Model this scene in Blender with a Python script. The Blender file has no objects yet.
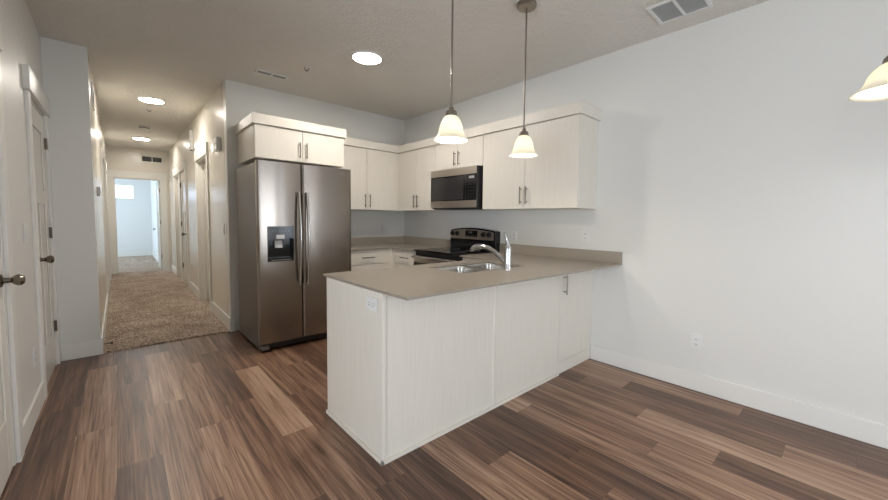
import bpy, bmesh, math, random
from mathutils import Matrix, Vector
random.seed(7)
S = bpy.context.scene
COL = S.collection

# ------------------------------------------------------------------ camera
cam_d = bpy.data.cameras.new('camera')
cam_d.sensor_width = 36.0
cam_d.lens = 36.0 * 365.70 / 888.0
cam_d.shift_x = (444 - 456.538) / 888.0
cam_d.shift_y = (241.279 - 250) / 888.0
cam_d.clip_start = 0.02
cam = bpy.data.objects.new('camera', cam_d)
COL.objects.link(cam)
_f = Vector((0.67738628, 0.7331627, -0.06016887))
_r = Vector((0.73494479, -0.67801311, 0.01242491))
_u = Vector((0.0316858, 0.05263727, 0.99811088))
M = Matrix(((_r.x, _u.x, -_f.x, -3.2073), (_r.y, _u.y, -_f.y, -4.6450), (_r.z, _u.z, -_f.z, 1.2837), (0, 0, 0, 1)))
cam.matrix_world = M
S.camera = cam

# ------------------------------------------------------------------ world, daylight, exposure
W = bpy.data.worlds.new('sky'); S.world = W; W.use_nodes = True
wn = W.node_tree.nodes; wl = W.node_tree.links
bgn = wn['Background']
bgn.inputs['Color'].default_value = (0.62, 0.76, 1.0, 1)
bgn.inputs['Strength'].default_value = 3.0

def area(name, loc, direction, sx, sy, watts, color):
    l = bpy.data.lights.new(name, 'AREA'); l.shape = 'RECTANGLE'; l.size = sx; l.size_y = sy
    l.energy = watts; l.color = color
    o = bpy.data.objects.new(name, l); COL.objects.link(o)
    o.location = loc
    o.rotation_euler = Vector(direction).to_track_quat('-Z', 'Z').to_euler()
    return o
# daylight at the openings; those behind the camera are unseen, added for light and reflections
area('daylight_sliding_door', (-6.93, -5.3, 1.2), (1, 0, 0.25), 3.0, 2.1, 185, (0.91, 0.96, 1.0))
area('added_side_daylight', (0.07, -7.4, 1.25), (-1, 0, 0.1), 1.0, 1.9, 32, (0.90, 0.955, 1.0))  # unseen window, added so the refrigerator door reflects bright bands
area('added_rear_daylight', (-0.95, -8.33, 1.12), (0, 1, 0.25), 1.4, 2.0, 50, (0.90, 0.955, 1.0))  # unseen rear window, invented and placed to steer light and reflections
area('daylight_bedroom_window', (-5.62, 8.6, 1.45), (1, 0, -0.05), 2.0, 1.4, 165, (0.67, 0.85, 1.0))

S.view_settings.view_transform = 'Standard'
S.view_settings.look = 'None'
S.view_settings.gamma = 1.0
S.view_settings.exposure = 0.05
S.view_settings.use_curve_mapping = False

LED_HALL = 125.0
LED_KITCHEN = 185.0

# ------------------------------------------------------------------ dimensions
H = 2.7515
XA, XH, XL = -2.320, -3.364, -3.634          # hall right wall, hall left wall, left wall
YE = 6.131                                    # hall end wall
YB = 10.5                                     # far wall of the bedroom
T = 0.12                                      # wall thickness

# ------------------------------------------------------------------ materials
def lin(c):
    c = c / 255.0
    return c / 12.92 if c <= 0.04045 else ((c + 0.055) / 1.055) ** 2.4
def rgb(r, g, b): return (lin(r), lin(g), lin(b), 1)

def mat(name, color, rough=0.5, metal=0.0, spec=0.5, **kw):
    m = bpy.data.materials.new(name); m.use_nodes = True
    p = m.node_tree.nodes['Principled BSDF']
    p.inputs['Base Color'].default_value = color
    p.inputs['Roughness'].default_value = rough
    p.inputs['Metallic'].default_value = metal
    p.inputs['Specular IOR Level'].default_value = spec
    for k, v in kw.items(): p.inputs[k.replace('_', ' ')].default_value = v
    return m
def N(m, t, **props):
    n = m.node_tree.nodes.new(t)
    for k, v in props.items(): setattr(n, k, v)
    return n
def LK(m, a, b): m.node_tree.links.new(a, b)
def P(m): return m.node_tree.nodes['Principled BSDF']

def coords(m, scale):
    tc = N(m, 'ShaderNodeTexCoord'); mp = N(m, 'ShaderNodeMapping')
    geo = N(m, 'ShaderNodeNewGeometry')
    LK(m, geo.outputs['Position'], mp.inputs['Vector']); mp.inputs['Scale'].default_value = scale
    return mp.outputs['Vector']
def bump(m, height, strength, dist=0.002):
    b = N(m, 'ShaderNodeBump'); b.inputs['Strength'].default_value = strength; b.inputs['Distance'].default_value = dist
    LK(m, height, b.inputs['Height']); LK(m, b.outputs['Normal'], P(m).inputs['Normal'])
def noise(m, vec, scale, detail=3, rough=0.5):
    n = N(m, 'ShaderNodeTexNoise'); n.inputs['Scale'].default_value = scale
    n.inputs['Detail'].default_value = detail; n.inputs['Roughness'].default_value = rough
    LK(m, vec, n.inputs['Vector']); return n.outputs['Fac']
def ramp(m, fac, stops):
    r = N(m, 'ShaderNodeValToRGB')
    while len(r.color_ramp.elements) < len(stops): r.color_ramp.elements.new(0.5)
    for e, (p, c) in zip(r.color_ramp.elements, stops): e.position = p; e.color = c
    LK(m, fac, r.inputs['Fac']); return r.outputs['Color']

def paint(name, color, rough, tex=0.25, spec=0.4):
    m = mat(name, color, rough, spec=spec)
    v = coords(m, (1, 1, 1))
    bump(m, noise(m, v, 55, 4), tex, 0.002)
    return m
WALL = paint('wall_paint', rgb(219, 218, 213), 0.42, 0.10)
HALLWALL = paint('hall_wall_paint', rgb(224, 219, 209), 0.23, 0.04, 0.5)
CEIL = mat('ceiling_texture', rgb(226, 222, 214), 0.9, spec=0.2)
_v = coords(CEIL, (1, 1, 1)); bump(CEIL, ramp(CEIL, noise(CEIL, _v, 30, 5, 0.6), [(0.45, (0, 0, 0, 1)), (0.58, (1, 1, 1, 1))]), 0.8, 0.006)
TRIM = mat('white_trim_paint', rgb(226, 224, 218), 0.35)
DOORP = mat('door_paint', rgb(224, 220, 211), 0.25)
PLASTIC = mat('white_plastic', rgb(222, 222, 219), 0.35)
SLOT = mat('dark_slot', rgb(60, 60, 60), 0.6)
GRILLE = mat('grille_grey', rgb(150, 150, 150), 0.6)
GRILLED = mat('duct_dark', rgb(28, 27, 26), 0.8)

def streaky(name, c1, c2, rough, axis='z'):
    m = mat(name, c1, rough)
    v = coords(m, (230, 230, 3) if axis == 'z' else (3, 3, 230))
    n1 = noise(m, v, 1.0, 3, 0.6)
    c = ramp(m, n1, [(0.32, c2), (0.62, c1)])
    LK(m, c, P(m).inputs['Base Color']); bump(m, n1, 0.04, 0.0006)
    return m
CAB = streaky('cream_woodgrain_laminate', rgb(222, 216, 205), rgb(214, 208, 196), 0.42)
CABIN = mat('cabinet_underside', rgb(205, 180, 145), 0.6)

COUNTER = mat('taupe_counter', rgb(150, 138, 124), 0.27, spec=0.5)
_v = coords(COUNTER, (1, 1, 1))
LK(COUNTER, ramp(COUNTER, noise(COUNTER, _v, 420, 2, 0.7), [(0.35, rgb(137, 128, 116)), (0.65, rgb(158, 149, 136))]), P(COUNTER).inputs['Base Color'])

def steel(name, color, rough, vertical=True, aniso=0.75):
    m = mat(name, color, rough, 1.0)
    v = coords(m, (120, 120, 0.8) if vertical else (1.5, 1.5, 300))
    n = noise(m, v, 1.0, 2)
    mr = N(m, 'ShaderNodeMapRange'); mr.inputs['To Min'].default_value = rough - 0.02; mr.inputs['To Max'].default_value = rough + 0.03
    LK(m, n, mr.inputs['Value']); LK(m, mr.outputs['Result'], P(m).inputs['Roughness'])
    pass
    P(m).inputs['Anisotropic'].default_value = aniso
    P(m).inputs['Anisotropic Rotation'].default_value = 0.25
    tg = N(m, 'ShaderNodeTangent'); tg.direction_type = 'RADIAL'; tg.axis = 'Z' if vertical else 'Z'; LK(m, tg.outputs['Tangent'], P(m).inputs['Tangent'])
    return m
STEEL = steel('brushed_stainless_steel', rgb(148, 140, 132), 0.22)
STEEL_H = steel('brushed_steel_horizontal', rgb(202, 194, 184), 0.36, False, 0.3)
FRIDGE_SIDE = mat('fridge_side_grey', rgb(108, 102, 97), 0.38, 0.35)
HANDLE = mat('polished_steel_handle', rgb(200, 198, 194), 0.18, 1.0)
NICKEL = mat('brushed_nickel', rgb(150, 142, 132), 0.28, 1.0)
PULL = mat('satin_nickel_pull', rgb(128, 120, 110), 0.32, 1.0)
KNOBM = mat('dark_nickel_knob', rgb(125, 117, 107), 0.25, 1.0)
HINGE = mat('hinge_nickel', rgb(112, 106, 98), 0.4, 1.0)
CHROME = mat('chrome', rgb(205, 207, 210), 0.14, 1.0)
SINKM = mat('sink_stainless', rgb(190, 188, 184), 0.22, 1.0)
BLACK = mat('gloss_black', rgb(18, 18, 20), 0.12)
BLACKM = mat('matte_black', rgb(24, 24, 26), 0.45)
GLASSB = mat('black_glass', rgb(12, 12, 14), 0.05)
WINDOWB = mat('microwave_window_mesh', rgb(44, 43, 43), 0.2)
PADGREY = mat('pale_paddle_plastic', rgb(190, 190, 190), 0.3)
ICON = mat('printed_grey_marks', rgb(150, 150, 150), 0.5)
def emis(name, color, strength):
    m = bpy.data.materials.new(name); m.use_nodes = True
    nt = m.node_tree; nt.nodes.clear()
    e = nt.nodes.new('ShaderNodeEmission'); e.inputs['Color'].default_value = color; e.inputs['Strength'].default_value = strength
    o = nt.nodes.new('ShaderNodeOutputMaterial'); nt.links.new(e.outputs[0], o.inputs[0]); return m
LEDK = emis('led_diffuser_kitchen', (1.0, 0.93, 0.85, 1), LED_KITCHEN)
LEDH = emis('led_diffuser_hall', (1.0, 0.93, 0.84, 1), LED_HALL)
BULB = emis('warm_bulb', (1.0, 0.90, 0.70, 1), 6.0)

SHADE = bpy.data.materials.new('frosted_cream_glass'); SHADE.use_nodes = True
nt = SHADE.node_tree; nt.nodes.clear()
_tr = nt.nodes.new('ShaderNodeBsdfTranslucent'); _tr.inputs['Color'].default_value = (0.95, 0.93, 0.84, 1)
_df = nt.nodes.new('ShaderNodeBsdfPrincipled'); _df.inputs['Base Color'].default_value = (0.86, 0.84, 0.76, 1); _df.inputs['Roughness'].default_value = 0.35
_mx = nt.nodes.new('ShaderNodeMixShader'); _mx.inputs[0].default_value = 0.55
_o = nt.nodes.new('ShaderNodeOutputMaterial')
nt.links.new(_df.outputs[0], _mx.inputs[1]); nt.links.new(_tr.outputs[0], _mx.inputs[2]); nt.links.new(_mx.outputs[0], _o.inputs[0])

PANE = bpy.data.materials.new('window_glass'); PANE.use_nodes = True
nt = PANE.node_tree; nt.nodes.clear()
_t = nt.nodes.new('ShaderNodeBsdfTransparent'); _g = nt.nodes.new('ShaderNodeBsdfGlossy'); _g.inputs['Roughness'].default_value = 0.02
_mx = nt.nodes.new('ShaderNodeMixShader'); _mx.inputs[0].default_value = 0.06
_o = nt.nodes.new('ShaderNodeOutputMaterial')
nt.links.new(_t.outputs[0], _mx.inputs[1]); nt.links.new(_g.outputs[0], _mx.inputs[2]); nt.links.new(_mx.outputs[0], _o.inputs[0])

# wood planks: per-plank tone and grain shift are stored on the mesh
WOOD = mat('vinyl_wood_plank', rgb(110, 88, 74), 0.34, spec=0.45)
at = N(WOOD, 'ShaderNodeAttribute'); at.attribute_name = 'plank'
sep = N(WOOD, 'ShaderNodeSeparateColor'); LK(WOOD, at.outputs['Color'], sep.inputs['Color'])
geo = N(WOOD, 'ShaderNodeNewGeometry'); sx = N(WOOD, 'ShaderNodeSeparateXYZ'); LK(WOOD, geo.outputs['Position'], sx.inputs[0])
def mth(op, a, b=None, v=None):
    n = N(WOOD, 'ShaderNodeMath', operation=op); LK(WOOD, a, n.inputs[0])
    if b is not None: LK(WOOD, b, n.inputs[1])
    if v is not None: n.inputs[1].default_value = v
    return n.outputs[0]
off = mth('MULTIPLY', sep.outputs[1], v=37.0)
yy = mth('ADD', sx.outputs['Y'], off)
def grainvec(kx, ky):
    c = N(WOOD, 'ShaderNodeCombineXYZ')
    LK(WOOD, mth('MULTIPLY', sx.outputs['X'], v=kx), c.inputs[0]); LK(WOOD, mth('MULTIPLY', yy, v=ky), c.inputs[1]); LK(WOOD, off, c.inputs[2])
    return c.outputs[0]
broad = noise(WOOD, grainvec(24, 0.9), 1.0, 4, 0.6)
fine = noise(WOOD, grainvec(130, 2.2), 1.0, 4, 0.65)
vein = N(WOOD, 'ShaderNodeTexNoise'); vein.inputs['Scale'].default_value = 1.0; vein.inputs['Detail'].default_value = 2; vein.inputs['Distortion'].default_value = 0.35
LK(WOOD, grainvec(26, 0.8), vein.inputs['Vector'])
t1 = mth('MULTIPLY_ADD', broad, v=1.15); t1.node.inputs[2].default_value = -0.575
t2 = mth('MULTIPLY_ADD', fine, v=1.0); t2.node.inputs[2].default_value = -0.5
vv = mth('ABSOLUTE', mth('SUBTRACT', vein.outputs['Fac'], v=0.5))
vr = N(WOOD, 'ShaderNodeMapRange'); vr.inputs['From Max'].default_value = 0.05; vr.inputs['To Min'].default_value = -0.24; vr.inputs['To Max'].default_value = 0.0
LK(WOOD, vv, vr.inputs['Value'])
tt = mth('ADD', mth('ADD', mth('ADD', sep.outputs[0], t1), t2), vr.outputs['Result'])
LK(WOOD, ramp(WOOD, tt, [(0.0, rgb(66, 46, 35)), (0.35, rgb(106, 77, 60)), (0.62, rgb(146, 113, 91)), (1.0, rgb(184, 154, 130))]), P(WOOD).inputs['Base Color'])
bump(WOOD, fine, 0.12, 0.001)

CARPET = mat('beige_brown_carpet', rgb(150, 128, 108), 0.95, spec=0.1)
_v = coords(CARPET, (1, 1, 1))
_a = noise(CARPET, _v, 62, 3, 0.8); _b = noise(CARPET, _v, 3.5, 2)
_m = N(CARPET, 'ShaderNodeMath', operation='MULTIPLY_ADD'); LK(CARPET, _b, _m.inputs[0]); _m.inputs[1].default_value = 0.18; LK(CARPET, _a, _m.inputs[2])
_s = N(CARPET, 'ShaderNodeMath', operation='SUBTRACT'); LK(CARPET, _m.outputs[0], _s.inputs[0]); _s.inputs[1].default_value = 0.09
LK(CARPET, ramp(CARPET, _s.outputs[0], [(0.36, rgb(92, 76, 66)), (0.5, rgb(158, 140, 125)), (0.64, rgb(218, 203, 188))]), P(CARPET).inputs['Base Color'])
bump(CARPET, _a, 0.7, 0.008)

# ------------------------------------------------------------------ mesh helpers
class MB:
    """collects shapes in world (or local) coordinates and links them as one mesh object"""
    def __init__(s): s.bm = bmesh.new()
    def box(s, x0, x1, y0, y1, z0, z1):
        x0, x1 = sorted((x0, x1)); y0, y1 = sorted((y0, y1)); z0, z1 = sorted((z0, z1))
        v = [s.bm.verts.new(p) for p in ((x0, y0, z0), (x1, y0, z0), (x1, y1, z0), (x0, y1, z0), (x0, y0, z1), (x1, y0, z1), (x1, y1, z1), (x0, y1, z1))]
        for f in ((0, 3, 2, 1), (4, 5, 6, 7), (0, 1, 5, 4), (1, 2, 6, 5), (2, 3, 7, 6), (3, 0, 4, 7)):
            s.bm.faces.new([v[i] for i in f])
        return s
    def prism(s, pts, axis, a, b):
        """extrude a 2-D polygon along an axis; pts are the two other coordinates in x,y,z order"""
        def mk(p, t):
            return {'x': (t, p[0], p[1]), 'y': (p[0], t, p[1]), 'z': (p[0], p[1], t)}[axis]
        A = [s.bm.verts.new(mk(p, a)) for p in pts]; B = [s.bm.verts.new(mk(p, b)) for p in pts]
        n = len(pts)
        s.bm.faces.new(A); s.bm.faces.new(list(reversed(B)))
        for i in range(n): s.bm.faces.new((A[i], B[i], B[(i + 1) % n], A[(i + 1) % n]))
        return s
    def ring(s, c, u, v, r, n):
        return [s.bm.verts.new(c + u * (r * math.cos(2 * math.pi * i / n)) + v * (r * math.sin(2 * math.pi * i / n))) for i in range(n)]
    def tube(s, pts, rad, n=12, cap=True, flat=None):
        pts = [Vector(p) for p in pts]
        rs = rad if isinstance(rad, (list, tuple)) else [rad] * len(pts)
        prev = None; rings = []
        ref = None
        for i, p in enumerate(pts):
            d = (pts[min(i + 1, len(pts) - 1)] - pts[max(i - 1, 0)]).normalized()
            if ref is None:
                ref = Vector((0, 0, 1)) if abs(d.z) < 0.9 else Vector((1, 0, 0))
            u = d.cross(ref).normalized(); v = u.cross(d).normalized(); ref = v
            k = flat or 1.0
            rings.append(s.ring(p, u, v * k, rs[i], n))
        for a, b in zip(rings, rings[1:]):
            for i in range(n): s.bm.faces.new((a[i], a[(i + 1) % n], b[(i + 1) % n], b[i]))
        if cap: s.bm.faces.new(list(reversed(rings[0]))); s.bm.faces.new(rings[-1])
        return s
    def lathe(s, c, prof, axis='z', n=28, closed=False):
        """prof: (radius, height) pairs"""
        c = Vector(c); ax = {'x': Vector((1, 0, 0)), 'y': Vector((0, 1, 0)), 'z': Vector((0, 0, 1))}[axis]
        u = {'x': Vector((0, 1, 0)), 'y': Vector((0, 0, 1)), 'z': Vector((1, 0, 0))}[axis]; v = ax.cross(u)
        rings = []
        for r, h in prof:
            if r < 1e-6: rings.append([s.bm.verts.new(c + ax * h)])
            else: rings.append(s.ring(c + ax * h, u, v, r, n))
        prs = list(zip(rings, rings[1:]))
        if closed: prs.append((rings[-1], rings[0]))
        for a, b in prs:
            for i in range(n):
                j = (i + 1) % n
                if len(a) == 1 and len(b) == 1: continue
                if len(a) == 1: s.bm.faces.new((a[0], b[j], b[i]))
                elif len(b) == 1: s.bm.faces.new((a[i], a[j], b[0]))
                else: s.bm.faces.new((a[i], a[j], b[j], b[i]))
        return s
    def build(s, name, m, parent=None, bevel=0.0, smooth=False, seg=2):
        bmesh.ops.recalc_face_normals(s.bm, faces=s.bm.faces)
        if parent is not None and parent.get('_o') is not None:
            o = parent['_o']; bmesh.ops.translate(s.bm, verts=s.bm.verts, vec=(-o[0], -o[1], -o[2]))
        me = bpy.data.meshes.new(name); s.bm.to_mesh(me); s.bm.free()
        me.materials.append(m)
        ob = bpy.data.objects.new(name, me); COL.objects.link(ob)
        if parent is not None:
            ob.parent = parent
            if parent.get('_o') is not None: ob['_o'] = [0.0, 0.0, 0.0]; OFFS[ob.name] = tuple(parent['_o'])
        if smooth:
            for p in me.polygons: p.use_smooth = True
            md = ob.modifiers.new('edges', 'EDGE_SPLIT'); md.split_angle = math.radians(38)
        if bevel > 0:
            md = ob.modifiers.new('bevel', 'BEVEL'); md.width = bevel; md.segments = seg; md.limit_method = 'ANGLE'; md.angle_limit = math.radians(40)
        return ob
OFFS = {}
def sub(mb, name, m, parent, **kw):
    """a sub-part: built in the same coordinates as its part"""
    if parent.name in OFFS:
        o = OFFS[parent.name]; bmesh.ops.translate(mb.bm, verts=mb.bm.verts, vec=(-o[0], -o[1], -o[2]))
        tmp = None
    ob = mb.build(name, m, None, **kw); ob.parent = parent
    return ob

def thing(name, label, cat, org=(0, 0, 0), group=None, local=False):
    o = bpy.data.objects.new(name, None); COL.objects.link(o); o.empty_display_size = 0.1
    if not local: o.location = org; o['_o'] = [float(k) for k in org]
    o['label'] = label; o['category'] = cat
    if group: o['group'] = group
    return o
def tag(o, label, cat, group=None):
    o['label'] = label; o['category'] = cat
    if group: o['group'] = group
    return o
def place(o, loc, rz=0.0):
    o.location = loc; o.rotation_euler = (0, 0, rz); return o
def dup(root, loc, rz, label, group=None):
    r = root.copy(); COL.objects.link(r); r.location = loc; r.rotation_euler = (0, 0, rz); r['label'] = label
    if group: r['group'] = group
    def kids(a, b):
        for ch in list(a.children):
            c = ch.copy(); COL.objects.link(c); c.parent = b; kids(ch, c)
    kids(root, r)
    return r
def structure(name, mb, m, parent=None, **kw):
    o = mb.build(name, m, parent, **kw)
    if parent is None: o['kind'] = 'structure'
    return o

# ------------------------------------------------------------------ floor
def build_floor():
    bm = bmesh.new(); lay = bm.loops.layers.float_color.new('plank')
    Wd, Ln, X0 = 0.1785, 1.225, -3.252
    joints = {-2: -1.19, -1: -1.65, 0: -0.96, 1: -1.52, 2: -0.80, 3: -1.82, 4: -1.22, 5: -1.95, 6: -1.38, 7: -0.6,
              8: -3.415, 9: -2.7, 10: -3.67, 11: -3.19, 12: -3.94, 13: -4.205, 14: -3.745, 15: -3.22, 16: -3.50, 17: -4.195, 18: -3.6}
    tones = {(4, -1.22): 0.86, (-1, -1.65): 0.70, (1, -1.52): 0.62, (2, -0.80): 0.60, (2, -2.025): 0.66, (0, -2.185): 0.30,
             (0, -0.96): 0.42, (3, -1.82): 0.50, (5, -1.95): 0.48, (3, -0.595): 0.34, (-2, -1.19): 0.28, (-2, 0.035): 0.30, (14, -3.745): 0.84,
             (13, -4.205): 0.30, (13, -2.98): 0.62, (10, -3.67): 0.30, (10, -2.445): 0.24, (11, -3.19): 0.60, (11, -1.965): 0.92, (8, -3.415): 0.55,
             (12, -3.94): 0.72, (12, -2.715): 0.45, (15, -3.22): 0.46, (16, -3.50): 0.34, (16, -2.275): 0.7, (17, -2.97): 0.70, (17, -4.195): 0.36,
             (6, -2.605): 0.22, (7, -3.05): 0.62, (7, -1.825): 0.3, (6, -1.38): 0.55, (4, 0.005): 0.40, (6, -0.155): 0.6, (5, -0.725): 0.5}
    g = 0.0006
    for k in range(-21, 19):
        xa = X0 + k * Wd; xb = min(xa + Wd, 0.0)
        if xa >= 0: continue
        j0 = joints.get(k, random.uniform(-1.2, 0))
        n0 = math.ceil((0.012 - j0) / Ln)
        y1 = j0 + n0 * Ln
        while y1 > -8.3:
            y0 = y1 - Ln
            a = max(y0, -8.4); b = min(y1, 0.012)
            tone = None
            for (kk, jy), tv in tones.items():
                if kk == k and abs(jy - y1) < 0.06: tone = tv
            if tone is None: tone = random.choice((0.30, 0.38, 0.46, 0.52, 0.60, 0.72))
            rnd = random.random()
            vs = [bm.verts.new(p) for p in ((xa + g, a + g, 0), (xb - g, a + g, 0), (xb - g, b - g, 0), (xa + g, b - g, 0))]
            f = bm.faces.new(vs)
            for l in f.loops: l[lay] = (tone, rnd, 0, 1)
            y1 = y0
    # dark core below the planks, visible as the hairline seams
    for (x0, x1, y0, y1) in ((-7.0, 0, -8.4, 0.012),):
        vs = [bm.verts.new(p) for p in ((x0, y0, -0.0012), (x1, y0, -0.0012), (x1, y1, -0.0012), (x0, y1, -0.0012))]
        f = bm.faces.new(vs)
        for l in f.loops: l[lay] = (0.0, 0, 0, 1)
        vs2 = [bm.verts.new(p) for p in ((x0, y0, -0.1), (x1, y0, -0.1), (x1, y1, -0.1), (x0, y1, -0.1))]
        f2 = bm.faces.new(list(reversed(vs2)))
        for l in f2.loops: l[lay] = (0.0, 0, 0, 1)
        for i in range(4):
            q = bm.faces.new((vs[i], vs2[i], vs2[(i + 1) % 4], vs[(i + 1) % 4]))
            for l in q.loops: l[lay] = (0.0, 0, 0, 1)
    me = bpy.data.meshes.new('floor'); bm.to_mesh(me); bm.free(); me.materials.append(WOOD)
    o = bpy.data.objects.new('floor', me); COL.objects.link(o); o['kind'] = 'structure'
build_floor()

def build_carpet():
    bm = bmesh.new()
    random.seed(3)
    def grid(x0, x1, y0, y1, step):
        nx = max(2, int((x1 - x0) / step)); ny = max(2, int((y1 - y0) / step))
        rows = []
        for j in range(ny + 1):
            rows.append([bm.verts.new((x0 + (x1 - x0) * i / nx, y0 + (y1 - y0) * j / ny, 0.012 + random.uniform(-0.003, 0.003))) for i in range(nx + 1)])
        for j in range(ny):
            for i in range(nx): bm.faces.new((rows[j][i], rows[j][i + 1], rows[j + 1][i + 1], rows[j + 1][i]))
        e = rows[0]                                            # front edge turned down to the planks
        lo = [bm.verts.new((v.co.x, v.co.y - 0.004, 0.0)) for v in e]
        for i in range(nx): bm.faces.new((lo[i], lo[i + 1], e[i + 1], e[i]))
    grid(XH, XA, 0.012, 3.2, 0.016)
    grid(XH, XA, 3.2, YE + T, 0.03)
    grid(-5.5, -2.43, YE + T, YB, 0.06)
    me = bpy.data.meshes.new('floor_carpet'); bm.to_mesh(me); bm.free(); me.materials.append(CARPET)
    o = bpy.data.objects.new('floor_carpet', me); COL.objects.link(o); o['kind'] = 'structure'
    for p in me.polygons: p.use_smooth = True
    structure('floor_hall_slab', MB().box(-5.6, XA + 1.6, 0.012, YB + T, -0.1, 0.0), CARPET)
build_carpet()

# ------------------------------------------------------------------ ceiling and walls
structure('ceiling', MB().box(-7.0, 0.12, -8.5, 0.12, H, H + 0.1).box(-5.7, -0.6, 0.12, YB + T, H, H + 0.1), CEIL)
structure('wall_right', MB().box(0, T, -6.9, T, -0.1, H).box(0, T, -8.4, -7.9, -0.1, H).box(0, T, -7.9, -6.9, -0.1, 0.3).box(0, T, -7.9, -6.9, 2.2, H), WALL)
structure('wall_back', MB().box(XA, 0, 0, T, -0.1, H), WALL)
def wall_with_holes(u0, u1, holes, put):
    """holes: (a, b, z0, z1) along u; put(mb,u0,u1,z0,z1) adds a box"""
    mb = MB(); cur = u0
    for a, b, z0, z1 in sorted(holes):
        put(mb, cur, a, -0.1, H)
        if z0 > 0: put(mb, a, b, -0.1, z0)
        put(mb, a, b, z1, H)
        cur = b
    put(mb, cur, u1, -0.1, H)
    return mb
D1 = (-2.50, -1.79); D2 = (-0.835, -0.085)      # door openings in the left wall (y ranges)
DZ = 2.095
mb = wall_with_holes(-2.9, 0.0, [(D1[0], D1[1], 0, DZ), (D2[0], D2[1], 0, DZ)], lambda m, a, b, z0, z1: m.box(XL - T, XL, a, b, z0, z1))
structure('wall_left', mb, WALL)
structure('wall_living', MB().box(-7.0, XL, -2.9, -2.9 + T, -0.1, H), WALL)
structure('wall_stub', MB().box(XL - T, XH, 0, T, -0.1, H), WALL)
HL = [(2.75, 3.5), (4.35, 5.1)]
mb = wall_with_holes(T, YE, [(a, b, 0, DZ) for a, b in HL], lambda m, a, b, z0, z1: m.box(XH - T, XH, a, b, z0, z1))
structure('wall_hall_left', mb, HALLWALL)
HR = [(1.20, 2.03), (3.30, 4.04), (4.25, 4.97)]
mb = wall_with_holes(T, YE, [(a, b, 0, DZ) for a, b in HR], lambda m, a, b, z0, z1: m.box(XA, XA + T, a, b, z0, z1))
structure('wall_hall_right', mb, HALLWALL)
mb = wall_with_holes(-5.62, XA + T + 0.02, [(-3.27, -2.455, 0, DZ)], lambda m, a, b, z0, z1: m.box(a, b, YE, YE + T, z0, z1))
structure('wall_hall_end', mb, HALLWALL)
# closet and side room behind the hall doors
structure('wall_closet', MB().box(XA + T, -1.4, 3.2, 3.3, -0.1, H).box(XA + T, -1.4, 5.6, 5.7, -0.1, H).box(-1.5, -1.4, 3.3, 5.6, -0.1, H), HALLWALL)
structure('wall_sideroom', MB().box(XA + T, -1.0, 0.2, 0.3, -0.1, H).box(XA + T, -1.0, 3.05, 3.15, -0.1, H).box(-1.1, -1.0, 0.3, 3.05, -0.1, H), HALLWALL)
# bedroom
BEDR = mat('bedroom_wall_paint', rgb(222, 222, 220), 0.5)
mb = wall_with_holes(-5.5, -2.1, [(-4.3, -2.80, 1.756, 2.235)], lambda m, a, b, z0, z1: m.box(a, b, YB, YB + T, z0, z1))
structure('wall_bedroom_far', mb, BEDR)
structure('wall_bedroom_right', MB().box(-2.435, -2.435 + T, YE + T, YB, -0.1, H), BEDR)
mb = wall_with_holes(YE, YB, [(7.6, 9.6, 0.75, 2.15)], lambda m, a, b, z0, z1: m.box(-5.62, -5.5, a, b, z0, z1))
structure('wall_bedroom_left', mb, BEDR)
# living room behind the camera
mb = wall_with_holes(-8.4, -2.9, [(-6.8, -3.8, 0.02, 2.15)], lambda m, a, b, z0, z1: m.box(-7.0, -6.88, a, b, z0, z1))
structure('wall_living_left', mb, WALL)
mb = wall_with_holes(-6.88, 0.0, [(-1.7, -0.2, 0.02, 2.15)], lambda m, a, b, z0, z1: m.box(a, b, -8.4, -8.28, z0, z1))
structure('wall_rear', mb, WALL)

# windows
def window(name, axis, at, a, b, z0, z1, mull):
    root = bpy.data.objects.new(name, None); COL.objects.link(root); root['kind'] = 'structure'
    w = 0.045
    def bx(m, u0, u1, v0, v1, t0=-0.03, t1=0.03):
        if axis == 'y': m.box(u0, u1, at + t0, at + t1, v0, v1)
        else: m.box(at + t0, at + t1, u0, u1, v0, v1)
    f = MB(); bx(f, a, a + w, z0, z1); bx(f, b - w, b, z0, z1); bx(f, a + w, b - w, z0, z0 + w); bx(f, a + w, b - w, z1 - w, z1)
    for q in mull: bx(f, q - w / 2, q + w / 2, z0 + w, z1 - w)
    f.build('window_frame', TRIM, root)
    g = MB(); bx(g, a + w, b - w, z0 + w, z1 - w, -0.004, 0.004); g.build('pane', PANE, root)
window('window_1', 'y', YB + 0.07, -4.3, -2.80, 1.756, 2.235, [-3.5])
window('window_2', 'x', -5.57, 7.6, 9.6, 0.75, 2.15, [8.6])
window('window_3', 'x', -6.94, -6.8, -3.8, 0.02, 2.15, [-5.3])
window('added_window_4', 'y', -8.35, -1.7, -0.2, 0.02, 2.15, [-0.95])  # unseen, invented as the opening for the rear daylight
window('added_window_5', 'x', 0.05, -7.9, -6.9, 0.3, 2.2, [])  # added out of view for its bright reflection in the refrigerator

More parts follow.
